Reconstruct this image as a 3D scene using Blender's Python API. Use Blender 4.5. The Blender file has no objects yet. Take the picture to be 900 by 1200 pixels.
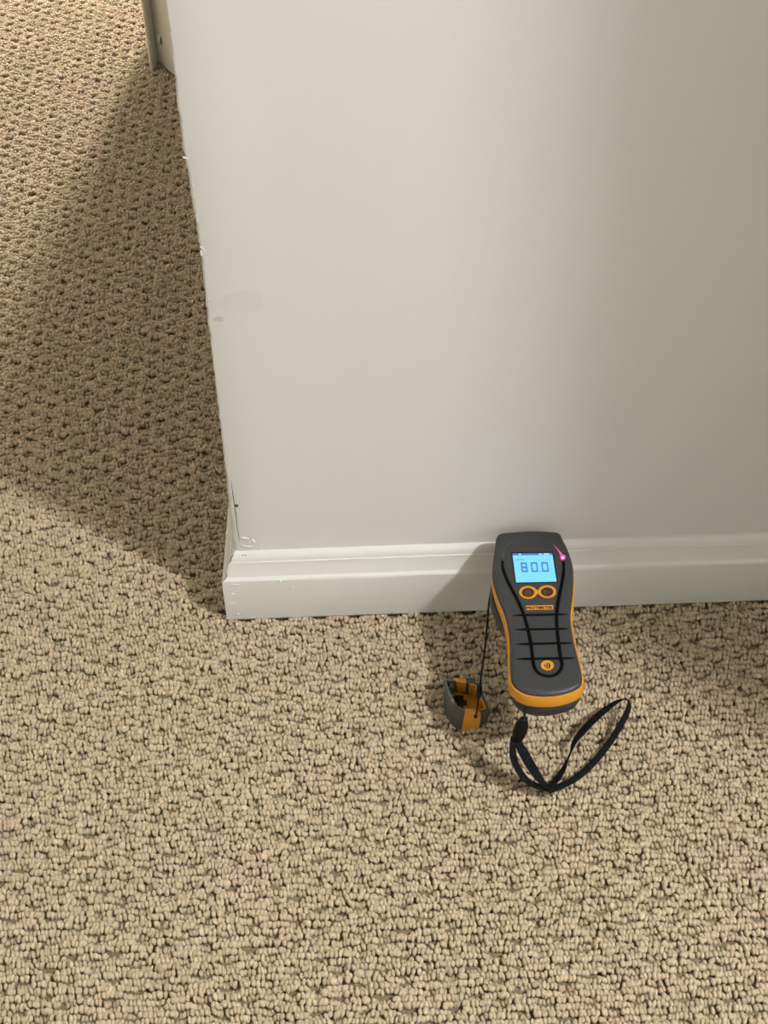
import bpy, bmesh, math, random
import numpy as np
from mathutils import Vector, Matrix

random.seed(7)
rng = np.random.default_rng(7)
C = bpy.context.scene.collection
SC = bpy.context.scene

# ------------------------------------------------------------------ camera
# world: x right along the front wall, y into the wall, z up, metres; x=0,y=-0.014 is the skirting corner
F, PITCH, ROLL = 1827.0, math.radians(42.95), math.radians(2.06)
CAM = Vector((0.1402, -0.9472, 1.0))
fw = Vector((0, math.cos(PITCH), -math.sin(PITCH)))
up0 = Vector((0, math.sin(PITCH), math.cos(PITCH)))
r0 = Vector((1, 0, 0))
RV = r0 * math.cos(ROLL) - up0 * math.sin(ROLL)
UV = r0 * math.sin(ROLL) + up0 * math.cos(ROLL)
cd = bpy.data.cameras.new('camera')
cd.sensor_fit = 'HORIZONTAL'; cd.sensor_width = 36.0; cd.lens = F / 900 * 36.0
cd.clip_start = 0.02; cd.clip_end = 50
cam = bpy.data.objects.new('camera', cd); C.objects.link(cam)
m = Matrix((RV, UV, -fw)).transposed().to_4x4(); m.translation = CAM
cam.matrix_world = m
SC.camera = cam

# ------------------------------------------------------------------ light
w = bpy.data.worlds.new('world'); SC.world = w; w.use_nodes = True
w.node_tree.nodes['Background'].inputs[0].default_value = (0.9, 0.85, 0.78, 1)
w.node_tree.nodes['Background'].inputs[1].default_value = 0.02
SC.view_settings.view_transform = 'Standard'
SC.view_settings.look = 'None'
SC.view_settings.gamma = 1.0
SC.view_settings.use_curve_mapping = False
SC.view_settings.exposure = 0.14

def area(name, loc, size, watts, col, target=None):
    l = bpy.data.lights.new(name, 'AREA'); l.shape = 'DISK'; l.size = size
    l.energy = watts; l.color = col
    o = bpy.data.objects.new(name, l); C.objects.link(o); o.location = loc
    if target is not None:
        o.rotation_euler = (Vector(target) - Vector(loc)).to_track_quat('-Z', 'Y').to_euler()
    return o
def globe(name, loc, rad, watts, col):
    l = bpy.data.lights.new(name, 'POINT'); l.shadow_soft_size = rad; l.energy = watts; l.color = col
    o = bpy.data.objects.new(name, l); C.objects.link(o); o.location = loc
globe('ceiling_lamp_near', (1.62, -1.19, 2.30), 0.072, 205, (0.96, 0.975, 1.0))
globe('ceiling_lamp_far', (0.06, 2.55, 2.30), 0.11, 335, (1.0, 0.96, 0.95))
globe('fill_light_behind', (2.7, -2.6, 1.45), 0.20, 22, (0.96, 0.98, 1.0))  # unseen fill light added behind the camera to brighten the front wall

# ------------------------------------------------------------------ helpers
def ray(px, py):
    return (fw * F + RV * (px - 450) - UV * (py - 600)).normalized()
def onz(px, py, z):
    d = ray(px, py); return CAM + d * ((z - CAM.z) / d.z)
def ony(px, py, y):
    d = ray(px, py); return CAM + d * ((y - CAM.y) / d.y)

def obj(name, me, mat=None, parent=None, smooth=False):
    if isinstance(me, bmesh.types.BMesh):
        bm = me; me = bpy.data.meshes.new(name)
        bmesh.ops.recalc_face_normals(bm, faces=bm.faces[:])
        bm.to_mesh(me); bm.free()
    if mat: me.materials.append(mat)
    if smooth:
        for p in me.polygons: p.use_smooth = True
    o = bpy.data.objects.new(name, me); C.objects.link(o)
    if parent:
        o.parent = parent
        o.matrix_parent_inverse = Matrix.Translation(-parent.location)
    return o
def struct(name, me, mat=None, **k):
    o = obj(name, me, mat, **k); o['kind'] = 'structure'; return o
def thing(name, label, cat, loc):
    o = bpy.data.objects.new(name, None); C.objects.link(o); o.location = loc
    o.empty_display_size = 0.02; o['label'] = label; o['category'] = cat
    return o
def autosmooth(o, deg=35):
    me = o.data
    for p in me.polygons: p.use_smooth = True
    bm = bmesh.new(); bm.from_mesh(me)
    for e in bm.edges:
        if len(e.link_faces) == 2 and e.calc_face_angle(0) > math.radians(deg): e.smooth = False
    bm.to_mesh(me); bm.free()
    return o

def box_bm(x0, x1, y0, y1, z0, z1, bev=0):
    bm = bmesh.new()
    bmesh.ops.create_cube(bm, size=1)
    for v in bm.verts:
        v.co = Vector(((x0 + x1) / 2 + v.co.x * (x1 - x0), (y0 + y1) / 2 + v.co.y * (y1 - y0), (z0 + z1) / 2 + v.co.z * (z1 - z0)))
    if bev:
        bmesh.ops.bevel(bm, geom=bm.edges[:], offset=bev, segments=2, affect='EDGES', profile=0.5)
    return bm
def loft_bm(rings, cap0=True, cap1=True):
    bm = bmesh.new(); R = [[bm.verts.new(p) for p in r] for r in rings]
    n = len(rings[0])
    for a, b in zip(R, R[1:]):
        for i in range(n):
            bm.faces.new((a[i], a[(i + 1) % n], b[(i + 1) % n], b[i]))
    if cap0: bm.faces.new(R[0][::-1])
    if cap1: bm.faces.new(R[-1])
    return bm
def catmull(pts, n, closed=False):
    pts = [Vector(p) for p in pts]; out = []; N = len(pts)
    segs = N if closed else N - 1
    for s in range(segs):
        if closed: a, b, c, d = [pts[(s + k - 1) % N] for k in range(4)]
        else:
            b, c = pts[s], pts[s + 1]
            a = pts[s - 1] if s else b * 2 - c
            d = pts[s + 2] if s + 2 < N else c * 2 - b
        for k in range(n):
            t = k / n
            out.append(0.5 * ((2 * b) + (c - a) * t + (2 * a - 5 * b + 4 * c - d) * t * t + (3 * b - a - 3 * c + d) * t ** 3))
    if not closed: out.append(pts[-1])
    return out
def resample(pts, n, closed=True):
    P = [Vector(p) for p in pts]
    if closed: P = P + [P[0]]
    L = [0]
    for a, b in zip(P, P[1:]): L.append(L[-1] + (b - a).length)
    out = []; j = 0
    for i in range(n):
        t = L[-1] * i / (n if closed else n - 1)
        while j < len(L) - 2 and L[j + 1] < t: j += 1
        s = (t - L[j]) / max(1e-9, L[j + 1] - L[j])
        out.append(P[j].lerp(P[j + 1], min(1, s)))
    return out
def offset2(pts, d):
    n = len(pts); A = sum(pts[i].x * pts[(i + 1) % n].y - pts[(i + 1) % n].x * pts[i].y for i in range(n))
    s = 1 if A > 0 else -1; out = []
    for i in range(n):
        t = (pts[(i + 1) % n] - pts[i - 1]); t.z = 0; t.normalize()
        dd = d[i] if hasattr(d, '__len__') else d
        out.append(pts[i] + Vector((t.y, -t.x, 0)) * s * dd)
    return out
def tube_bm(path, rad, seg=8, flat=1.0, cap=True):
    """round (or flattened: vertical squash) tube on a path; rad number or list"""
    rings = []; n = len(path)
    for i, p in enumerate(path):
        p = Vector(p); t = (Vector(path[min(n - 1, i + 1)]) - Vector(path[max(0, i - 1)])).normalized()
        ref = Vector((0, 0, 1)) if abs(t.z) < 0.9 else Vector((0, 1, 0))
        s = t.cross(ref).normalized(); u = s.cross(t).normalized()
        r = rad[i] if hasattr(rad, '__len__') else rad
        rings.append([p + s * math.cos(a) * r + u * math.sin(a) * r * flat for a in [2 * math.pi * k / seg for k in range(seg)]])
    return loft_bm(rings, cap, cap)
def flat_poly_bm(pts, th):
    return loft_bm([[Vector(p) for p in pts], [Vector(p) + Vector((0, 0, th)) for p in pts]])
def join_bm(dst, src):
    me = bpy.data.meshes.new('t'); src.to_mesh(me); src.free(); dst.from_mesh(me); bpy.data.meshes.remove(me); return dst

# ------------------------------------------------------------------ materials
def mat(name, col, rough=0.5, spec=0.5, emit=None, es=0, metal=0):
    M = bpy.data.materials.new(name); M.use_nodes = True
    b = M.node_tree.nodes['Principled BSDF']
    b.inputs['Base Color'].default_value = (*col, 1); b.inputs['Roughness'].default_value = rough
    b.inputs['Specular IOR Level'].default_value = spec; b.inputs['Metallic'].default_value = metal
    if emit: b.inputs['Emission Color'].default_value = (*emit, 1); b.inputs['Emission Strength'].default_value = es
    return M
def nodes(M): return M.node_tree.nodes, M.node_tree.links, M.node_tree.nodes['Principled BSDF']
def noise_bump(M, scale, strength, dist, detail=4, var=0.0, vscale=6):
    N, L, b = nodes(M)
    g = N.new('ShaderNodeNewGeometry')
    t = N.new('ShaderNodeTexNoise'); t.inputs['Scale'].default_value = scale; t.inputs['Detail'].default_value = detail
    L.new(g.outputs['Position'], t.inputs['Vector'])
    bp = N.new('ShaderNodeBump'); bp.inputs['Strength'].default_value = strength; bp.inputs['Distance'].default_value = dist
    L.new(t.outputs['Fac'], bp.inputs['Height']); L.new(bp.outputs['Normal'], b.inputs['Normal'])
    if var:
        t2 = N.new('ShaderNodeTexNoise'); t2.inputs['Scale'].default_value = vscale; t2.inputs['Detail'].default_value = 3
        L.new(g.outputs['Position'], t2.inputs['Vector'])
        c = b.inputs['Base Color'].default_value
        mx = N.new('ShaderNodeMix'); mx.data_type = 'RGBA'
        mx.inputs[6].default_value = [c[0] * (1 - var), c[1] * (1 - var), c[2] * (1 - var), 1]
        mx.inputs[7].default_value = [min(1, c[0] * (1 + var)), min(1, c[1] * (1 + var)), min(1, c[2] * (1 + var)), 1]
        L.new(t2.outputs['Fac'], mx.inputs[0]); L.new(mx.outputs[2], b.inputs['Base Color'])
        return mx
    return None

M_wall = mat('wall_paint', (0.675, 0.665, 0.64), 0.55, 0.35)
wmix = noise_bump(M_wall, 260, 0.12, 0.0006, 5, 0.025, 7)
# grey scuff and small dent on the paint beside the corner (they have a shape of their own)
def stain(M, src, cx, cz, rx, rz, amount):
    N, L, b = nodes(M)
    g = N.new('ShaderNodeNewGeometry'); mp = N.new('ShaderNodeMapping')
    mp.vector_type = 'POINT'; mp.inputs['Location'].default_value = (-cx / rx, 0, -cz / rz); mp.inputs['Scale'].default_value = (1 / rx, 0, 1 / rz)
    L.new(g.outputs['Position'], mp.inputs['Vector'])
    nz = N.new('ShaderNodeTexNoise'); nz.inputs['Scale'].default_value = 1.6; L.new(mp.outputs[0], nz.inputs['Vector'])
    ln = N.new('ShaderNodeVectorMath'); ln.operation = 'LENGTH'; L.new(mp.outputs[0], ln.inputs[0])
    ad = N.new('ShaderNodeMath'); ad.operation = 'ADD'; L.new(ln.outputs['Value'], ad.inputs[0]); L.new(nz.outputs['Fac'], ad.inputs[1])
    mr = N.new('ShaderNodeMapRange'); mr.inputs[1].default_value = 1.35; mr.inputs[2].default_value = 1.6
    mr.inputs[3].default_value = amount; mr.inputs[4].default_value = 0; L.new(ad.outputs[0], mr.inputs[0])
    mx = N.new('ShaderNodeMix'); mx.data_type = 'RGBA'; L.new(mr.outputs[0], mx.inputs[0]); L.new(src, mx.inputs[6])
    mx.inputs[7].default_value = (0.40, 0.42, 0.38, 1); L.new(mx.outputs[2], b.inputs['Base Color'])
    return mx.outputs[2]
s1 = ony(285, 354, 0); s2 = ony(256, 374, 0)
so = stain(M_wall, wmix.outputs[2], s1.x, s1.z, 0.016, 0.010, 0.12)
so = stain(M_wall, so, s2.x, s2.z, 0.004, 0.0025, 0.55)
M_room = mat('room_paint', (0.56, 0.55, 0.51), 0.8, 0.2); noise_bump(M_room, 200, 0.1, 0.0005)
M_ceil = mat('ceiling_paint', (0.50, 0.49, 0.465), 0.9, 0.1); noise_bump(M_ceil, 200, 0.1, 0.0005)
M_trim = mat('trim_enamel', (0.69, 0.68, 0.635), 0.32, 0.5); noise_bump(M_trim, 90, 0.18, 0.0008, 4, 0.02, 20)
M_case = mat('casing_enamel', (0.70, 0.67, 0.57), 0.4, 0.5); noise_bump(M_case, 60, 0.2, 0.0008, 4, 0.02, 20)
M_crack = mat('caulk_crack', (0.10, 0.09, 0.07), 0.9, 0.1); noise_bump(M_crack, 900, 0.3, 0.0003)
M_under = mat('carpet_backing', (0.24, 0.185, 0.115), 0.95, 0.05); noise_bump(M_under, 400, 0.5, 0.001)

M_pile = mat('wool_loop', (0.42, 0.345, 0.24), 0.85, 0.15)
N, L, b = nodes(M_pile)
b.inputs['Sheen Weight'].default_value = 0.15
at = N.new('ShaderNodeAttribute'); at.attribute_name = 'tone'
g = N.new('ShaderNodeNewGeometry')
n1 = N.new('ShaderNodeTexNoise'); n1.inputs['Scale'].default_value = 14; n1.inputs['Detail'].default_value = 3; L.new(g.outputs['Position'], n1.inputs['Vector'])
mA = N.new('ShaderNodeMix'); mA.data_type = 'RGBA'
mA.inputs[6].default_value = (0.472, 0.386, 0.252, 1); mA.inputs[7].default_value = (0.500, 0.386, 0.268, 1)
mr = N.new('ShaderNodeMapRange'); mr.inputs[1].default_value = 0.42; mr.inputs[2].default_value = 0.68; L.new(n1.outputs['Fac'], mr.inputs[0]); L.new(mr.outputs[0], mA.inputs[0])
mB = N.new('ShaderNodeMix'); mB.data_type = 'RGBA'; mB.blend_type = 'MULTIPLY'; mB.inputs[0].default_value = 1
L.new(mA.outputs[2], mB.inputs[6])
cr = N.new('ShaderNodeCombineColor')
for i in range(3): L.new(at.outputs['Fac'], cr.inputs[i])
L.new(cr.outputs[0], mB.inputs[7]); L.new(mB.outputs[2], b.inputs['Base Color'])
n2 = N.new('ShaderNodeTexNoise'); n2.inputs['Scale'].default_value = 900; n2.inputs['Detail'].default_value = 3; L.new(g.outputs['Position'], n2.inputs['Vector'])
bp = N.new('ShaderNodeBump'); bp.inputs['Strength'].default_value = 0.5; bp.inputs['Distance'].default_value = 0.0006
L.new(n2.outputs['Fac'], bp.inputs['Height']); L.new(bp.outputs['Normal'], b.inputs['Normal'])

M_grey = mat('grey_plastic', (0.032, 0.033, 0.034), 0.52, 0.5); noise_bump(M_grey, 1500, 0.15, 0.0002, 2, 0.04, 40)
M_base = mat('base_plastic', (0.032, 0.033, 0.032), 0.5, 0.4); noise_bump(M_base, 1500, 0.15, 0.0002)
M_orange = mat('orange_rubber', (0.62, 0.27, 0.022), 0.5, 0.4); noise_bump(M_orange, 1200, 0.15, 0.0002, 2, 0.04, 60)
M_black = mat('gloss_black', (0.006, 0.006, 0.007), 0.25, 0.5); noise_bump(M_black, 600, 0.05, 0.0002)
M_chan = mat('channel_black', (0.0025, 0.0025, 0.003), 0.6, 0.06); noise_bump(M_chan, 600, 0.05, 0.0002)
M_tog = mat('toggle_black', (0.005, 0.005, 0.006), 0.5, 0.2); noise_bump(M_tog, 500, 0.2, 0.0004)
M_brown = mat('button_brown', (0.035, 0.012, 0.006), 0.3, 0.5); noise_bump(M_brown, 600, 0.05, 0.0002)
M_icon = mat('icon_print', (0.30, 0.13, 0.05), 0.5, 0.3)
M_faint = mat('faint_print', (0.13, 0.085, 0.05), 0.5, 0.3)
M_pipe = mat('light_pipe', (0.05, 0.05, 0.058), 0.3, 0.5)
M_lcd = mat('lcd_backlight', (0.02, 0.05, 0.08), 0.2, 0.5, (0.20, 0.66, 1.0), 0.98)
M_lcd2 = mat('lcd_header', (0.01, 0.02, 0.05), 0.2, 0.5, (0.06, 0.16, 0.50), 0.9)
M_seg = mat('lcd_segment', (0.01, 0.03, 0.08), 0.3, 0.4, (0.045, 0.19, 0.50), 0.85)
M_seg2 = mat('lcd_small_mark', (0.01, 0.03, 0.08), 0.3, 0.4, (0.10, 0.38, 0.72), 0.85)
M_icn = mat('lcd_lit_mark', (0.1, 0.1, 0.1), 0.3, 0.4, (0.45, 0.75, 1.0), 1.0)
M_led = mat('led_pink', (0.3, 0.02, 0.1), 0.2, 0.5, (1.0, 0.02, 0.20), 3.0)
M_led2 = mat('led_core', (0.5, 0.3, 0.4), 0.2, 0.5, (1.0, 0.45, 0.70), 4.0)
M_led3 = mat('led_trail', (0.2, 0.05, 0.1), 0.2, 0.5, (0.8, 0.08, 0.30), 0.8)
M_cap = mat('cap_grey', (0.060, 0.066, 0.058), 0.42, 0.5); noise_bump(M_cap, 900, 0.15, 0.0002, 2, 0.04, 60)
M_steel = mat('steel', (0.6, 0.58, 0.55), 0.25, 0.5, metal=1.0); noise_bump(M_steel, 900, 0.1, 0.0001)
M_cord = mat('black_cord', (0.010, 0.009, 0.009), 0.7, 0.3); noise_bump(M_cord, 1500, 0.6, 0.0004)
M_web = mat('black_webbing', (0.004, 0.004, 0.005), 0.8, 0.15)
N, L, b = nodes(M_web)
uvn = N.new('ShaderNodeAttribute'); uvn.attribute_name = 'along'
mm = N.new('ShaderNodeMath'); mm.operation = 'SINE'; ms = N.new('ShaderNodeMath'); ms.operation = 'MULTIPLY'; ms.inputs[1].default_value = 3500.0
L.new(uvn.outputs['Fac'], ms.inputs[0]); L.new(ms.outputs[0], mm.inputs[0])
bp = N.new('ShaderNodeBump'); bp.inputs['Strength'].default_value = 0.25; bp.inputs['Distance'].default_value = 0.0004
L.new(mm.outputs[0], bp.inputs['Height']); L.new(bp.outputs['Normal'], b.inputs['Normal'])

# ------------------------------------------------------------------ room shell
struct('floor', box_bm(-1.5, 3.2, -3.1, 3.7, -0.05, 0.0026), M_under)
struct('ceiling', box_bm(-1.5, 3.2, -3.1, 3.7, 2.40, 2.45), M_ceil)
struct('wall_left', box_bm(-1.6, -1.5, -3.1, 3.7, 0, 2.4), M_room)
struct('wall_right', box_bm(3.2, 3.3, -3.1, 3.7, 0, 2.4), M_room)
struct('wall_behind', box_bm(-1.5, 3.2, -3.2, -3.1, 0, 2.4), M_room)
struct('wall_far', box_bm(-1.5, 3.2, 3.7, 3.8, 0, 2.4), M_room)
# partition with the doorway at the far end of the passage
struct('wall_partition', box_bm(-0.122, 3.2, 1.036, 1.15, 0, 2.4), M_room)
struct('wall_header', box_bm(-1.10, -0.1225, 1.036, 1.15, 2.05, 2.4), M_room)
struct('wall_stub', box_bm(-1.5, -1.10, 1.036, 1.15, 0, 2.4), M_room)
# unseen light-blocking wall added right of the picture (its end shades the right of the front wall)
struct('blocker_wall_right', box_bm(0.82, 0.92, -0.49, -0.0005, 0.0, 2.4), M_room)

# front wall block with a hand-worn drywall corner
zs = list(np.arange(0, 0.62, 0.004)) + list(np.arange(0.63, 2.4001, 0.05)) + [2.4]
ex = [(0, 11.5), (0.085, 11.0), (0.16, 13.2), (0.259, 14.0), (0.383, 15.2), (0.471, 12.4), (0.568, 13.6), (0.8, 13.5), (2.5, 13.5)]
ch = [(0, 5.5), (0.085, 5.6), (0.12, 4.2), (0.17, 2.2), (0.26, 1.5), (0.4, 2.4), (0.6, 1.6), (2.5, 1.6)]
wv = []
for z in zs:
    x = np.interp(z, *zip(*ex)) / 1000 + random.gauss(0, .00025)
    c = np.interp(z, *zip(*ch)) / 1000 + random.gauss(0, .0002)
    wv.append([(x, 1.0355, z), (x, 0.03, z), (x, c, z), (x + c * .3, c * .3, z), (x + c, 0, z), (x + .03, 0, z), (3.1995, 0, z), (3.1995, 1.0355, z)])
o = struct('wall_front', loft_bm(wv), M_wall); autosmooth(o, 50)

# skirting: profile (thickness out of the wall, height), mitred round the corner
prof = [(-.004, .0095), (.0135, .0095), (.014, .011), (.0140, .0545), (.0138, .0562), (.0130, .0573), (.0116, .0580), (.0108, .0586),
        (.0103, .0600), (.0092, .0635), (.0080, .0675), (.0072, .0706), (.0071, .0716), (.0060, .0720), (.0058, .0730),
        (.0053, .0747), (.0042, .0769), (.0024, .0787), (.0007, .0794), (-.004, .0796)]
X0, Y0 = 0.0142, 0.0
def skirt(along):
    rings = []
    for s in along:
        r = []
        for t, z in prof:
            j = random.gauss(0, .00008)
            if s < 0: r.append((X0 - t - j, -s - 0 if s < -1e-6 else 0, z))
            else: r.append((s, -t - j, z))
        rings.append(r)
    return rings
xs = [None] + list(np.arange(.03, .8045, .02)) + [.8195]
rings = []
for s in xs:
    rings.append([((X0 - t) if s is None else s, Y0 - t + (0 if s is None else random.gauss(0, .00006)), z) for t, z in prof])
o = struct('baseboard_front', loft_bm(rings), M_trim); autosmooth(o, 28); bbf = o
rings = [[(X0 - t, Y0 - t, z) for t, z in prof]] + [[(X0 - t + .0022 * (y / .3 if y < .3 else 1), y, z) for t, z in prof] for y in list(np.arange(.03, 1.03, .04)) + [1.035]]
o = struct('baseboard_side', loft_bm(rings), M_trim); autosmooth(o, 28)

# cracks in the mitre and at the worn corner, filler holes, paint lumps
def crack(pts, wd, parent, name='crack'):
    P = [Vector(p) for p in pts]; bm = bmesh.new()
    n = len(P); rad = [wd * (0.25 + 0.75 * math.sin(math.pi * (i + .3) / (n - .4))) * random.uniform(.8, 1.2) / 2 for i in range(n)]
    return obj(name, tube_bm(P, rad, 5), M_crack, parent)
def on_mitre(t, z, off=.0003): return Vector((X0 - t + .0006, -t - off, z))
crack([on_mitre(.0134, .0572), on_mitre(.0112, .0588), on_mitre(.0104, .0602), on_mitre(.0095, .0630)], .0010, bbf)
crack([on_mitre(.0070, .0722), on_mitre(.0060, .0738), on_mitre(.0046, .0770), on_mitre(.0030, .0787)], .0009, bbf)
for px in (284.5, 288):
    bm = bmesh.new(); bmesh.ops.create_icosphere(bm, subdivisions=1, radius=.0006)
    bmesh.ops.translate(bm, verts=bm.verts, vec=ony(px, 650.5, -.0044)); obj('nail_hole', bm, M_crack, bbf)
def lump(p, sx, sy, sz, parent, rot=0, name='paint_lump', mt=None):
    bm = bmesh.new(); bmesh.ops.create_icosphere(bm, subdivisions=2, radius=1)
    for v in bm.verts:
        v.co = v.co * random.uniform(.8, 1.15)
    bmesh.ops.scale(bm, vec=(sx, sy, sz), verts=bm.verts)
    bmesh.ops.rotate(bm, cent=(0, 0, 0), matrix=Matrix.Rotation(rot, 3, 'Y'), verts=bm.verts)
    bmesh.ops.translate(bm, verts=bm.verts, vec=p)
    return obj(name, bm, mt or M_trim, parent, smooth=True)
for px, py, a, c, r in [(273, 685, .0050, .0009, .05), (278, 685.5, .0018, .0012, 0), (273, 696, .0020, .0006, .1), (272, 707, .0034, .0005, -.1), (278.5, 719.5, .0017, .0011, 0),
                     (328, 681, .0012, .0016, .3), (325, 686, .0010, .0007, -.5), (342.5, 688, .0018, .0007, 0), (342, 692, .0006, .0006, 0), (470, 697, .0006, .0005, 0)]:
    lump(ony(px, py, -.0140), a, .0006, c, bbf, r)
wf = bpy.data.objects['wall_front']
for px, py, a, c, r in [(287, 631, .0040, .0013, .25), (293, 636, .0040, .0012, -.5), (289, 640, .0052, .0010, .15), (297, 634, .0012, .0030, -.4), (305, 645, .0015, .0012, 0)]:
    lump(ony(px, py, 0), a, .0010, c, wf, r, mt=M_wall)
for px, py, a, c, r in [(238, 291, .0030, .0008, .7), (240, 294, .0010, .0022, .1), (236, 297, .0008, .0028, 0), (245.5, 350, .0018, .0009, .8), (249, 391, .0008, .0024, .1),
                     (219, 185, .0034, .0006, .2), (226, 216, .0008, .003, .1), (231, 255, .0008, .004, .1)]:
    lump(ony(px, py, .0006), a, .0010, c, wf, r, 'paint_flake', M_trim)
crack(catmull([ony(270.6, 562, .0), ony(273, 580, .0), ony(276, 600, 0), ony(278, 618, .0), ony(281, 636, -.0)], 5), .0007, wf)
lump(ony(277, 592.5, .0), .0020, .0006, .0018, wf, .3, 'chip_hole', M_crack)

# door casing standing beyond the corner: thin bead at the opening, cove, thick outer edge
cp = [(-.1555, 1.0360), (-.1555, 1.026), (-.1545, 1.0145), (-.1525, 1.0095), (-.1500, 1.0110), (-.1475, 1.0230), (-.1450, 1.0320), (-.1405, 1.0275),
      (-.1350, 1.017), (-.1280, 1.004), (-.1200, .993), (-.1100, .984), (-.0980, .981), (-.0930, .985), (-.0920, 1.0359), (-.1225, 1.0359)]
rr = []
for z in [.010, .3, .8, 1.4, 2.08]:
    rr.append([(x, y, z) for x, y in cp])
o = struct('trim_1', loft_bm(rr), M_case); autosmooth(o, 40)
struct('trim_2', box_bm(-.1571, -.1225, 1.0362, 1.150, .006, 2.04), M_case)   # door jamb lining
q = ony(186, 57, 1.02)
lump(Vector((-.1385, 1.022, .049)), .003, .002, .006, bpy.data.objects['trim_1'], .2)
lump(Vector((-.1352, 1.016, .048)), .0012, .0015, .006, bpy.data.objects['trim_1'], .0, 'nail_hole', M_crack)

# ------------------------------------------------------------------ carpet: looped wool, four woven tiles of loops laid side by side
TX, TY = 0.320, 0.315
NR, NCOL = 60, 108
def tile(seed):
    g = np.random.default_rng(seed)
    ne = 8
    el = [(-4.5, .85), (-1.9, 1.0), (-.65, .74), (-.10, .36)]   # (mm below the top, radius fraction)   # (height fraction, radius fraction)
    ang = np.arange(ne) * 2 * np.pi / ne
    base = []
    for h, r in el:
        for a in ang: base.append((math.cos(a) * r, math.sin(a) * r, h))
    base.append((0, 0, 0.05)); base = np.array(base); nb = len(base)
    F = []
    for k in range(len(el) - 1):
        for i in range(ne):
            j = (i + 1) % ne; F.append((k * ne + i, k * ne + j, (k + 1) * ne + j, (k + 1) * ne + i))
    T = []
    k = (len(el) - 1) * ne
    for i in range(ne): T.append((k + i, k + (i + 1) % ne, nb - 1))
    V = []; tone = []
    jit = {(i, k, q): g.normal(0, .0006, 2) for i in range(20) for k in range(15) for q in range(2)}
    rowwave = g.normal(0, .0006, NR); rowk = g.integers(2, 7, NR)
    dxp, dyp = 0.016, 0.021
    for r in range(NR):
        for c in range(NCOL):
            x = (c + 0.5 * (r % 2) + g.normal(0, .16)) * TX / NCOL
            y = (r + .5) * TY / NR
            # dimple lattice, staggered, each dimple between two rows of loops
            i0 = round(x / dxp); best = 9; push = 0
            for i in (i0 - 1, i0, i0 + 1):
                yy = y - (i % 2) * dyp / 2
                k = round(yy / dyp); dy = yy - k * dyp
                jx, jy = jit[(i % 20, (k % 15), i % 2)]
                d = math.hypot((x - i * dxp - jx) / .0061, (dy - jy) / .0037)
                if d < best: best = d; push = math.copysign(1, dy) * .0010 * math.exp(-d * d * .5)
            dim = math.exp(-best ** 3)
            y += push + rowwave[r] * math.sin(2 * math.pi * (x / TX * rowk[r]) + r) + g.normal(0, .00035)
            h = .0080 - .0050 * dim + .0006 * min(1.6, best) + g.normal(0, .0006)
            if g.random() < .03: h -= .0015
            big = g.random() < .10
            a = (.00185 if not big else .0027) * g.uniform(.85, 1.15)      # half width
            bb = .0029 * g.uniform(.85, 1.15)                              # half length
            th = g.normal(0, .28) + (g.choice([-1, 1]) * g.uniform(.3, .9) if g.random() < .10 else 0)
            P = base.copy(); P[:, 0] *= a; P[:, 1] *= bb; P[:, 2] = np.maximum(P[:, 2] * .001 * g.uniform(.85, 1.2) + max(.0022, h), .0021)
            lean = g.normal(0, .12); P[:, 1] += (P[:, 2] - h) * lean; P[:, 0] += (P[:, 2] - h) * g.normal(0, .12)
            ct, st = math.cos(th), math.sin(th)
            Q = np.stack([P[:, 0] * ct - P[:, 1] * st + x, P[:, 0] * st + P[:, 1] * ct + y, P[:, 2]], 1)
            V.append(Q); tone.append(np.clip(g.normal(1.02, .075), .7, 1.3))
    n = len(V); V = np.concatenate(V).astype(np.float32)
    F = np.array(F); T = np.array(T); offs = (np.arange(n) * nb)
    FF = (F[None] + offs[:, None, None]).reshape(-1, 4); TT = (T[None] + offs[:, None, None]).reshape(-1, 3)
    me = bpy.data.meshes.new('carpet_tile')
    me.vertices.add(len(V)); me.vertices.foreach_set('co', V.ravel())
    nl = FF.size + TT.size
    me.loops.add(nl); me.loops.foreach_set('vertex_index', np.concatenate([FF.ravel(), TT.ravel()]).astype(np.int32))
    me.polygons.add(len(FF) + len(TT))
    ls = np.concatenate([np.arange(len(FF)) * 4, FF.size + np.arange(len(TT)) * 3]).astype(np.int32)
    me.polygons.foreach_set('loop_start', ls)
    me.polygons.foreach_set('use_smooth', np.ones(len(ls), bool))
    me.update(); me.validate()
    at = me.attributes.new('tone', 'FLOAT', 'POINT'); at.data.foreach_set('value', np.repeat(np.array(tone, np.float32), nb))
    me.materials.append(M_pile)
    return bpy.data.objects.new('carpet_tile', me)
tiles = [tile(s) for s in (1, 2, 3)]
pts = []
for i in range(-4, 6):
    for j in range(-5, 5):
        x0, y0 = i * TX, j * TY
        if x0 > .02 and y0 > .02 : continue              # inside the solid wall block
        if x0 < -1.5: continue
        pts.append((x0, y0, 0))
me = bpy.data.meshes.new('carpet'); me.from_pydata(pts, [], []); me.materials.append(M_pile)
carpet = bpy.data.objects.new('carpet', me); C.objects.link(carpet)
carpet['kind'] = 'stuff'; carpet['label'] = 'beige looped wool carpet with small dimples covering the whole floor'; carpet['category'] = 'carpet'
ng = bpy.data.node_groups.new('carpet_tiles', 'GeometryNodeTree')
ng.interface.new_socket('Geometry', in_out='INPUT', socket_type='NodeSocketGeometry')
ng.interface.new_socket('Geometry', in_out='OUTPUT', socket_type='NodeSocketGeometry')
gi = ng.nodes.new('NodeGroupInput'); go = ng.nodes.new('NodeGroupOutput')
iop = ng.nodes.new('GeometryNodeInstanceOnPoints'); jn = ng.nodes.new('GeometryNodeJoinGeometry')
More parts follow.
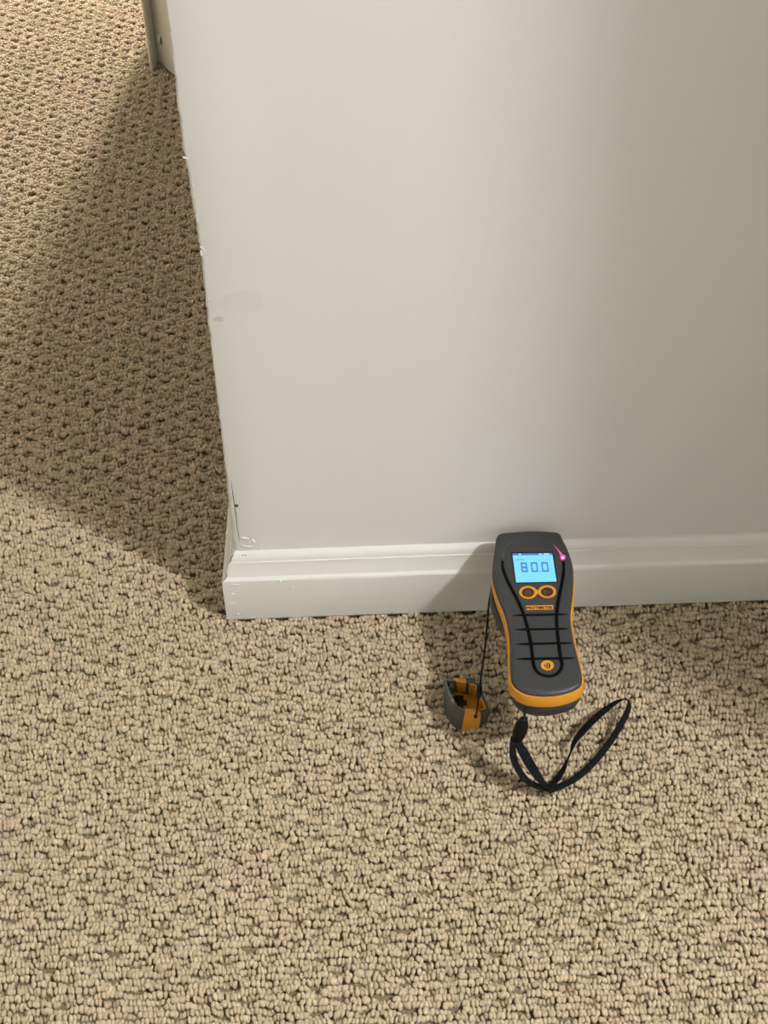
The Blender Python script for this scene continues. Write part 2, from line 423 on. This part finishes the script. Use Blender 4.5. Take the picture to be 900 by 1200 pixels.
for t in tiles:
    oi = ng.nodes.new('GeometryNodeObjectInfo'); oi.inputs['Object'].default_value = t; oi.inputs['As Instance'].default_value = True
    ng.links.new(oi.outputs['Geometry'], jn.inputs[0])
rv = ng.nodes.new('FunctionNodeRandomValue'); rv.data_type = 'INT'
rv.inputs[4].default_value = 0; rv.inputs[5].default_value = 2; rv.inputs['Seed'].default_value = 5
ng.links.new(gi.outputs[0], iop.inputs['Points']); ng.links.new(jn.outputs[0], iop.inputs['Instance'])
iop.inputs['Pick Instance'].default_value = True
ng.links.new(rv.outputs[2], iop.inputs['Instance Index'])
ng.links.new(iop.outputs[0], go.inputs[0])
md = carpet.modifiers.new('tiles', 'NODES'); md.node_group = ng

# ------------------------------------------------------------------ moisture meter, pinned to the wall just above the skirting
ZF = 0.104
face_px = [(584, 625), (604, 622), (625, 620.8), (642, 621.5), (655, 623), (658.5, 628), (661, 633), (667, 646), (671.3, 661), (672.3, 677), (671.5, 695), (669.6, 711), (669, 724),
           (671, 739), (674, 755), (678, 771), (681.5, 786), (682.5, 795), (680, 802), (670, 808), (653, 812.5), (635, 813.5), (617, 811), (605, 804.5),
           (599.5, 796), (598, 781), (597.6, 757), (596, 738), (592, 720), (583.5, 699), (578.3, 682), (577, 672), (577.8, 655), (580, 640)]
face = [onz(x, y, ZF) for x, y in face_px]
face = resample(catmull(face, 6, True), 140)
ys = [p.y for p in face]; YH, YB = max(ys), min(ys)
def vv(p): return (YH - p.y) / (YH - YB)       # 0 at the head, 1 at the butt
def sst(a, b, x): t = min(1, max(0, (x - a) / (b - a))); return t * t * (3 - 2 * t)
cxm = sum(p.x for p in face) / len(face)
meter = thing('moisture_meter', 'grey and orange handheld moisture meter reading 80.0, pinned to the wall above the skirting', 'meter', (cxm, (YH + YB) / 2, ZF - .036))
def lay(pts, d, z): 
    q = offset2(pts, d); zz = z if hasattr(z, '__len__') else [z] * len(q)
    return [Vector((p.x, p.y, ZF + a)) for p, a in zip(q, zz)]
r = [lay(face, -.0050, 0), lay(face, -.0022, -.0001), lay(face, -.0010, -.0008), lay(face, -.0002, -.0020), lay(face, 0, -.0034)]
r = r + [lay(face, -.003, -.0036)]
autosmooth(obj('housing', loft_bm(r[::-1]), M_grey, meter), 40)
flare = [.0016 * sst(.12, .5, vv(p)) for p in face]
thick = [-.0034 - .0045 - .0058 * sst(.15, .8, vv(p)) for p in face]
def mix(a, k): return [-.0030 + (t + .0030) * k for t in a]
bandrings = [lay(face, -.002, -.0030), lay(face, [f * .5 + .0001 for f in flare], -.0031), lay(face, [f for f in flare], mix(thick, .25)),
             lay(face, [f * 1.05 for f in flare], mix(thick, .85)), lay(face, [f * .8 for f in flare], thick), lay(face, -.004, thick)]
band = obj('rubber_band', loft_bm(bandrings[::-1]), M_orange, meter); band['label'] = 'orange rubber band'; autosmooth(band, 45)
# lower shell, less waisted than the face
low = []
for p in face:
    v = vv(p); wgt = sst(.28, .40, v) * (1 - sst(.46, .60, v))
    side = -1 if p.x < cxm else 1
    low.append(Vector((p.x + side * (.0045 if side < 0 else .0010) * wgt, p.y, 0)))
def lowz(k): return [mix(thick, 1)[i] * (1 - k) + (-.036 + .001 * sst(.5, 1, vv(p))) * k for i, p in enumerate(face)]
r = [lay(low, -.0014, lowz(0)), lay(low, .0004, lowz(.12)), lay(low, .0000, lowz(.30)), lay(low, -.0030, lowz(.70)), lay(low, -.0080, lowz(1))]
autosmooth(obj('lower_shell', loft_bm(r[::-1]), M_base, meter), 50)
for dx in (-.012, .012):
    p = Vector((cxm + dx, YH - .004, ZF - .024)); obj('pin', tube_bm([p, Vector((p.x, .004, p.z))], [.0009, .0007], 8), M_steel, meter)

def fz(x, y, dz=0.0003): return onz(x, y, ZF + dz)
# channels moulded in the face
left = [(589, 657), (589.6, 667), (596, 683), (604.5, 699), (611.5, 714), (616.5, 729), (620, 743), (622.5, 757), (624.2, 771), (625.6, 780), (630, 787.5), (638, 791.6),
        (648, 791.6), (655.5, 787), (658.6, 779), (657, 771), (654.8, 754), (652.8, 737), (652.3, 721), (654, 706), (657.4, 688), (660.4, 672), (660.6, 658)]
P = resample(catmull([fz(x, y) for x, y in left], 6), 150, False)
n = len(P); rad = [.00135 * (1 if 4 < i < n - 5 else .8) for i in range(n)]
obj('channel', tube_bm(P, rad, 8, .30), M_chan, meter, smooth=True)
for a, bq in [((600.7, 720.9), (665.4, 719.7)), ((603.8, 737.7), (666.2, 736.6)), ((604.5, 754.8), (670.5, 753.3)), ((605, 772.2), (674.5, 771))]:
    A, B = fz(*a), fz(*bq); K = 24
    path = [A.lerp(B, k / K) for k in range(K + 1)]
    rad = [.00115 * (min(1, .25 + k / 5, .25 + (K - k) / 5)) for k in range(K + 1)]
    obj('groove', tube_bm(path, rad, 8, .35), M_chan, meter, smooth=True)
arch = [(589, 655), (589.6, 648), (593, 641), (601, 635), (612, 631.5), (624, 630.5), (636, 632), (646, 636.5)]
P = resample(catmull([fz(x, y, .0001) for x, y in arch], 6), 60, False)
rad = [.0009 - .00055 * sst(.0, .5, i / 59) for i in range(60)]
obj('light_guide', tube_bm(P, rad, 8, .4), M_pipe, meter, smooth=True)
trail = [fz(x, y, .0003) for x, y in [(648.5, 638.5), (652, 642), (655.5, 646.5), (658, 650.5)]]
obj('led_trail', tube_bm(catmull(trail, 5), [.00015 + .0010 * (i / 15) ** 1.5 for i in range(16)], 8, .4), M_led3, meter, smooth=True)['label'] = 'faint pink glow line'
def disc(cx, cy, rx, ry, z0, th, m_, name, parent=meter, seg=32):
    pts = [onz(cx + rx * math.cos(t), cy + ry * math.sin(t), ZF + z0) for t in [2 * math.pi * k / seg for k in range(seg)]]
    return obj(name, flat_poly_bm(pts, th), m_, parent)
led = disc(659.6, 653.4, 2.9, 2.6, .0002, .0006, M_led, 'led'); led['label'] = 'glowing pink indicator light'
disc(659.4, 653.8, 1.1, .9, .0008, .0002, M_led2, 'led_core', led)
# screen
def quad(a, b_, c, d, z0, th, m_, name, parent):
    return obj(name, flat_poly_bm([onz(*q, ZF + z0) for q in (a, b_, c, d)], th), m_, parent)
S = [(600.4, 648.6), (647.1, 648.0), (652.2, 681.5), (604.8, 682.6)]
def sc(u, v):   # screen coordinates 0..1, v down
    ax = S[0][0] + (S[1][0] - S[0][0]) * u; ay = S[0][1] + (S[1][1] - S[0][1]) * u
    bx = S[3][0] + (S[2][0] - S[3][0]) * u; by = S[3][1] + (S[2][1] - S[3][1]) * u
    return (ax + (bx - ax) * v, ay + (by - ay) * v)
def srect(u0, v0, u1, v1, z, m_, name, parent):
    return quad(sc(u0, v0), sc(u1, v0), sc(u1, v1), sc(u0, v1), z, .00012, m_, name, parent)
bez = quad(sc(-.03, -.04), sc(1.03, -.04), sc(1.03, 1.03), sc(-.03, 1.03), .00005, .0002, M_black, 'screen_bezel', meter)
scr = srect(0, 0, 1, 1, .0003, M_lcd, 'screen', meter); scr['label'] = 'lit pale blue display reading 80.0'
srect(0, 0, 1, .065, .00045, M_lcd2, 'status_bar', scr)
for u0, u1 in [(.16, .22), (.66, .74), (.78, .92)]: srect(u0, .02, u1, .05, .0006, M_icn, 'status_mark', scr)
bm = bmesh.new()
for k in range(7):      # the small illegible caption left of the reading
    u = .06 + k * .032; pp = [onz(*q, ZF + .00045) for q in (sc(u, .195), sc(u + .022, .195), sc(u + .022, .24), sc(u, .24))]
    join_bm(bm, flat_poly_bm(pp, .00012))
obj('caption', bm, M_seg2, scr)
SEG = {'8': 'abcdefg', '0': 'abcdef'}
def digit(chx, u0, u1, v0, v1):
    bm = bmesh.new(); t = .033; tv = .046; mv = (v0 + v1) / 2; g_ = .005
    segs = {'a': (u0 + g_, v0, u1 - g_, v0 + tv), 'd': (u0 + g_, v1 - tv, u1 - g_, v1), 'g': (u0 + g_, mv - tv / 2, u1 - g_, mv + tv / 2),
            'f': (u0, v0 + g_, u0 + t, mv - g_), 'e': (u0, mv + g_, u0 + t, v1 - g_), 'b': (u1 - t, v0 + g_, u1, mv - g_), 'c': (u1 - t, mv + g_, u1, v1 - g_)}
    for s in SEG[chx]:
        a0, b0, a1, b1 = segs[s]
        join_bm(bm, flat_poly_bm([onz(*q, ZF + .00045) for q in (sc(a0, b0), sc(a1, b0), sc(a1, b1), sc(a0, b1))], .00012))
    return bm
obj('digit', digit('8', .175, .325, .32, .65), M_seg, scr); obj('digit', digit('0', .425, .585, .32, .65), M_seg, scr); obj('digit', digit('0', .685, .850, .32, .65), M_seg, scr)
srect(.622, .62, .648, .655, .00045, M_seg, 'decimal_point', scr)

# buttons
fx = [(618.8, 694.9), (641.2, 694.1)]
for k, (cx, cy) in enumerate(fx):
    ring = disc(cx, cy, 10.6, 7.3, .0000, .0010, M_orange, 'button_ring'); ring['label'] = 'orange surround of a button'
    bt = disc(cx, cy, 7.2, 5.1, .0006, .0008, M_brown, 'button'); bt['label'] = 'dark round button with ' + ('power sign' if k == 0 else 'play sign')
    if k == 0:
        arc = [onz(cx + 3.2 * math.sin(t), cy - 2.4 * math.cos(t), ZF + .0015) for t in np.linspace(.5, 2 * math.pi - .5, 20)]
        obj('power_icon', join_bm(tube_bm(arc, .00022, 5), tube_bm([onz(cx, cy - 2.9, ZF + .0015), onz(cx, cy - .2, ZF + .0015)], .00022, 5)), M_icon, bt)
    else:
        tri = [onz(cx + a, cy + c, ZF + .0015) for a, c in [(-3.2, -2), (-3.2, 2), (3.6, 0), (-3.2, -2)]]
        obj('play_icon', tube_bm(tri, .00022, 5), M_icon, bt)
quad((626, 692.5), (634, 692.2), (634, 696.6), (626, 696.8), 0, .0009, M_orange, 'button_bridge', meter)

def text(s, px0, py0, px1, py1, hpx, m_, name, parent, z, bold=False, fitw=True):
    cu = bpy.data.curves.new('t', 'FONT'); cu.body = s; cu.size = 1; cu.extrude = 0.0; cu.align_x = 'LEFT'
    if bold: cu.offset = .02
    to = bpy.data.objects.new('t', cu); C.objects.link(to)
    bpy.context.view_layer.update()
    me = bpy.data.meshes.new_from_object(to.evaluated_get(bpy.context.evaluated_depsgraph_get()))
    bpy.data.objects.remove(to)
    co = [v.co.copy() for v in me.vertices]
    x0, x1 = min(c.x for c in co), max(c.x for c in co); y0, y1 = min(c.y for c in co), max(c.y for c in co)
    A, B = onz(px0, py0, ZF + z), onz(px1, py1, ZF + z); H = (onz(px0, py0 - hpx, ZF + z) - A).length
    d = (B - A); up = Vector((-d.y, d.x, 0)).normalized() * H
    for v, c in zip(me.vertices, co): v.co = A + d * ((c.x - x0) / (x1 - x0)) + up * ((c.y - y0) / (y1 - y0))
    return obj(name, me, m_, parent)
lp = quad((616.2, 709.9), (648.2, 709.2), (648.6, 714.4), (616.8, 715.0), .00002, .0002, M_orange, 'name_plate', meter); lp['label'] = 'orange name plate'
text('PROTIMETER', 617.4, 714.0, 647.4, 713.4, 3.2, M_black, 'lettering', lp, .0004, True)
text('SURVEYMASTER', 608.5, 643.6, 637.5, 643.2, 1.6, M_faint, 'lettering', meter, .0002)
# round badge with three arcs
bd = disc(641.4, 780.1, 7.7, 5.8, 0, .0006, M_orange, 'badge'); bd['label'] = 'round orange badge with three black arcs'
for k, (rr_, x_) in enumerate([(2.0, 636.8), (3.9, 637.6), (5.6, 638.6)]):
    arc = [onz(x_ + rr_ * math.cos(t), 780.1 + rr_ * .76 * math.sin(t), ZF + .0007) for t in np.linspace(-1.0, 1.0, 10)]
    obj('arc', tube_bm(arc, [.00028 + .0003 * (k + 1) / 3 * math.sin(math.pi * i / 9) for i in range(10)], 5, .5), M_black, bd)
# strap eye on the butt
e0 = onz(606, 824, ZF - .016); 
for px, py in [(605.5, 816.5), (621.5, 822.5)]:
    bm = bmesh.new(); bmesh.ops.create_uvsphere(bm, u_segments=10, v_segments=6, radius=.0023)
    bmesh.ops.translate(bm, verts=bm.verts, vec=onz(px, py, ZF - .0122) + Vector((0, -.0004, 0))); obj('eyelet', bm, M_black, meter, smooth=True)

# ------------------------------------------------------------------ pin cap lying on the carpet
def P3(px, py, z): return onz(px, py, z)
ZR, ZB = .036, .007
rim = [(520, 795.5), (532, 796), (546, 797), (560, 800), (566, 812), (572, 828), (573.5, 833), (563, 836.5), (545, 834), (534, 829.5), (528, 820), (523, 808)]
bas = [(522, 812), (532, 813), (546, 814), (560, 816), (568, 824), (573.5, 836), (571, 845), (561, 854), (541, 856), (529, 851), (521, 838), (519.3, 826)]
rimp = [P3(x, y, ZR if i in (0, 1, 2, 3, 4, 10, 11) else ZR - .004) for i, (x, y) in enumerate(rim)]
basp = [P3(x, y, ZB) for x, y in bas]
capc = sum(basp, Vector()) / 12
cap = thing('pin_cap', 'small grey and orange plastic pin cap lying open side up on the carpet', 'cap', (capc.x, capc.y, ZB))
def rs(pts, n=60): return resample(catmull(pts, 6, True), n)
cin = sum(rimp, Vector()) / 12
def shrink(pts, c, d): 
    out = []
    for p in pts:
        v = p - c; v.z = 0; out.append(p - v.normalized() * d)
    return out
midp = [a.lerp(b_, .5) + (a.lerp(b_, .5) - capc).normalized() * .0006 for a, b_ in zip(rimp, basp)]
rimi = shrink(rimp, cin, .0026)
inn = [Vector((p.x, p.y, .019)) for p in shrink([a.lerp(b_, .5) for a, b_ in zip(rimp, basp)], capc, .0040)]
for i in range(12): inn[i] = Vector((inn[i].x, inn[i].y, .0175))
def poly_loft(seq): return loft_bm([resample(s, 72) for s in seq])
R1 = [shrink(basp, capc, .004), basp, midp, rimp, rimi, inn]
R1[0] = [Vector((p.x, p.y, ZB - .001)) for p in R1[0]]
def seams(seq, n=6):
    return [[s[i].lerp(s[(i + 1) % 12], k / n) for i in range(12) for k in range(n)] for s in seq]
RS = seams(R1)
bm = loft_bm(RS)
autosmooth(obj('cap_shell', bm, M_cap, cap), 45)
def strip(i0, i1, name, off=.0006, layers=(1, 2, 3, 4, 5), m_=M_orange):
    """a proud stripe over the shell between two stations of the outline"""
    A = []
    for l in layers:
        c = capc if l < 3 else cin
        row = []
        for i in range(i0, i1 + 1):
            p = RS[l][i % 72]; v = p - c; v.z = 0; v.normalize()
            if l in (3, 4): q = p + Vector((0, 0, off)) + v * (off if l == 3 else -off)
            elif l == 5: q = p - v * off + Vector((0, 0, off))
            else: q = p + v * off
            row.append(q)
        A.append(row)
    bm = bmesh.new(); G = [[bm.verts.new(q) for q in r_] for r_ in A]
    for a, b_ in zip(G, G[1:]):
        for i in range(len(a) - 1): bm.faces.new((a[i], a[i + 1], b_[i + 1], b_[i]))
    o = obj(name, bm, m_, cap); 
    s = o.modifiers.new('thickness', 'SOLIDIFY'); s.thickness = .0008; s.offset = -1
    return o
strip(42, 48, 'orange_stripe')['label'] = 'orange stripe over the front wall'
strip(6, 12, 'orange_stripe')['label'] = 'orange stripe over the back wall'
def inner_strip(i0, i1, name, m_): return strip(i0, i1, name, .0004, (4, 5), m_)
inner_strip(14, 40, 'orange_lining', M_orange)
fl = [Vector((p.x, p.y, .0180)) for p in shrink(inn, capc, .0005)]
obj('orange_floor', flat_poly_bm(fl, .0006), M_orange, cap)
def hole(x0, x1, y0, y1, z, name, m_=M_black, h=.002):
    pp = [onz(*q, z) for q in ((x0, y0), (x1, y0), (x1, y1), (x0, y1))]
    return obj(name, flat_poly_bm(pp, h), m_, cap)
hole(532, 543, 816, 831, .0188, 'socket', h=.0012); hole(541, 547, 821.5, 826.5, .0192, 'socket', h=.001)
hole(526.5, 532.5, 801, 813, .024, 'grey_block', M_cap, .008)
hole(545.5, 557, 801.5, 808.5, .026, 'grey_block', M_cap, .007); hole(541.5, 546, 805, 813, .0195, 'socket', h=.001)
for (cx, cy, r_, z_) in [(571, 826, 2.4, .016), (573, 832, 3.0, .012)]:
    ringp = [onz(cx + r_ * math.cos(t), cy + r_ * .8 * math.sin(t), z_) for t in np.linspace(0, 2 * math.pi, 20)]
    obj('brass_pin_ring', tube_bm(ringp, .0004, 6), mat('brass', (.45, .38, .12), .3, .5, metal=.8), cap, smooth=True)

# cord from the meter to the cap (its own thing: it joins the two)
cpth = catmull([Vector((.2262, -.060, .088)), P3(575.6, 684, .085) + Vector((.001, 0, -.001)), P3(573.2, 705, .078), P3(571.0, 730, .069), P3(568.6, 757, .060), P3(564, 790, .050), P3(562.4, 803, .047),
                P3(561, 815, .044), P3(559.5, 828, .040), P3(557.8, 839, .033)], 8)
tether = thing('tether_cord', 'thin black cord running from the meter side down to the pin cap', 'cord', cpth[-1])
obj('cord', tube_bm(cpth, .00075, 8), M_cord, tether, smooth=True)
kn = [i / 11 for i in range(12)]
kp = [P3(562.8, 801, .0475).lerp(P3(560.6, 819, .043), t) for t in kn]
obj('knot', tube_bm(kp, [.0007 + .0016 * math.sin(math.pi * t) ** .7 + .0003 * (i % 2) for i, t in enumerate(kn)], 10), M_cord, tether, smooth=True)
bm = bmesh.new(); bmesh.ops.create_icosphere(bm, subdivisions=2, radius=.0016); bmesh.ops.scale(bm, vec=(1, 1, 1.3), verts=bm.verts); bmesh.ops.translate(bm, verts=bm.verts, vec=P3(557.5, 839.5, .033))
obj('end_knot', bm, M_cord, tether, smooth=True)

# ------------------------------------------------------------------ wrist strap
YS = -.193
top = ony(616, 829, YS + .003); tg0 = ony(614.3, 842, YS); tg1 = ony(605.5, 868, YS + .001)
strap = thing('wrist_strap', 'black webbing wrist strap hanging from the meter, its loop lying on the carpet', 'strap', onz(645, 925, .01))
obj('cord_loop', join_bm(tube_bm(catmull([top, top.lerp(tg0, .5) + Vector((.0006, 0, 0)), tg0], 5), .00055, 6), tube_bm(catmull([top, top.lerp(tg0, .5) - Vector((.0006, 0, 0)), tg0], 5), .00055, 6)), M_cord, strap)
rings = []; nT = 12
for i in range(nT + 1):
    t = i / nT; c = tg0.lerp(tg1, t)
    wv_ = .0026 + .0026 * sst(0, .3, t) - .0014 * sst(.65, 1, t); dp = .0018 + .0014 * sst(0, .3, t) - .001 * sst(.7, 1, t)
    ax = (tg1 - tg0).normalized(); sx = Vector((1, 0, 0)); sx = (sx - ax * sx.dot(ax)).normalized(); sy = ax.cross(sx)
    rings.append([c + sx * wv_ * (abs(math.cos(a)) ** .6) * (1 if math.cos(a) > 0 else -1) + sy * dp * (abs(math.sin(a)) ** .6) * (1 if math.sin(a) > 0 else -1) for a in [2 * math.pi * k / 20 for k in range(20)]])
obj('toggle', loft_bm(rings), M_tog, strap, smooth=True)
def ribbon(ctrl, name, m_=M_web, th=.0009, ribs=False):
    """ctrl: (px,py,z, width mm, roll deg about the path; 0 = lying flat, 90 = on edge)"""
    P = [Vector((*onz(a[0], a[1], a[2]),)) for a in ctrl]; K = 10
    C_ = catmull(P, K); W_ = [np.interp(i / K, range(len(ctrl)), [a[3] for a in ctrl]) / 1000 for i in range(len(C_))]
    A_ = [math.radians(np.interp(i / K, range(len(ctrl)), [a[4] for a in ctrl])) for i in range(len(C_))]
    rings = []; acc = [0]
    for i, c in enumerate(C_):
        t = (C_[min(len(C_) - 1, i + 1)] - C_[max(0, i - 1)]).normalized()
        if i: acc.append(acc[-1] + (c - C_[i - 1]).length)
        s = t.cross(Vector((0, 0, 1))).normalized(); u = s.cross(t)
        d = s * math.cos(A_[i]) + u * math.sin(A_[i]); nn = t.cross(d)
        hw = W_[i] / 2 * (1 + (.05 if (i % 2) and ribs else 0)); hh = th / 2 * (1.5 if (i % 2) and ribs else 1)
        rings.append([c - d * hw - nn * hh * .3, c - d * hw * .8 - nn * hh, c + d * hw * .8 - nn * hh, c + d * hw - nn * hh * .3,
                      c + d * hw + nn * hh * .3, c + d * hw * .8 + nn * hh, c - d * hw * .8 + nn * hh, c - d * hw + nn * hh * .3])
    o = obj(name, loft_bm(rings), m_, strap, smooth=True)
    o.data.attributes.new('along', 'FLOAT', 'POINT').data.foreach_set('value', np.repeat(np.array(acc, np.float32), 8))
    return o
tz = tg1.z
ribbon([(602.0, 864, tz + .002, 5, 40), (600.8, 874, .052, 5.5, 30), (601.8, 888, .045, 6.5, 15), (607.5, 902, .036, 7, 5), (617, 914, .027, 7, 0), (630, 921.5, .019, 6.5, 0), (646, 925.5, .0135, 6, 5)], 'strap_webbing')
ribbon([(605.8, 866, tz + .001, 5, 10), (611, 878, .049, 7.5, 0), (619, 892, .040, 9, -8), (628, 906, .029, 9, -5), (636, 917, .020, 7.5, 5), (645, 925.5, .0145, 5, 30)], 'strap_webbing')
ribbon([(638, 925, .0145, 5.5, 10), (648, 918, .015, 6, 15), (658, 905, .016, 6, 25), (665, 890, .018, 4, 60), (671, 876, .021, 3.5, 70)], 'strap_webbing')
ribbon([(669.5, 880, .0195, 3.5, 65), (673, 870, .022, 5.0, 30), (681, 859, .024, 6.2, 10), (694, 845, .026, 6.2, 5), (709, 832, .028, 5.6, 5), (722, 823, .029, 4.6, 20), (729, 819.5, .029, 4, 45)], 'ribbed_webbing', ribs=True)
ribbon([(727, 820.5, .029, 4, 45), (733, 819, .029, 4, 60), (737, 823, .028, 4.5, 55), (735.5, 833, .025, 5, 35), (727, 850, .020, 5.2, 25), (713, 872, .0155, 5.2, 20), (695, 894, .0135, 5.2, 15), (676, 911, .013, 5.2, 10),
        (659, 920.5, .013, 5.2, 10), (643, 926.5, .0125, 5.5, 10)], 'strap_webbing')
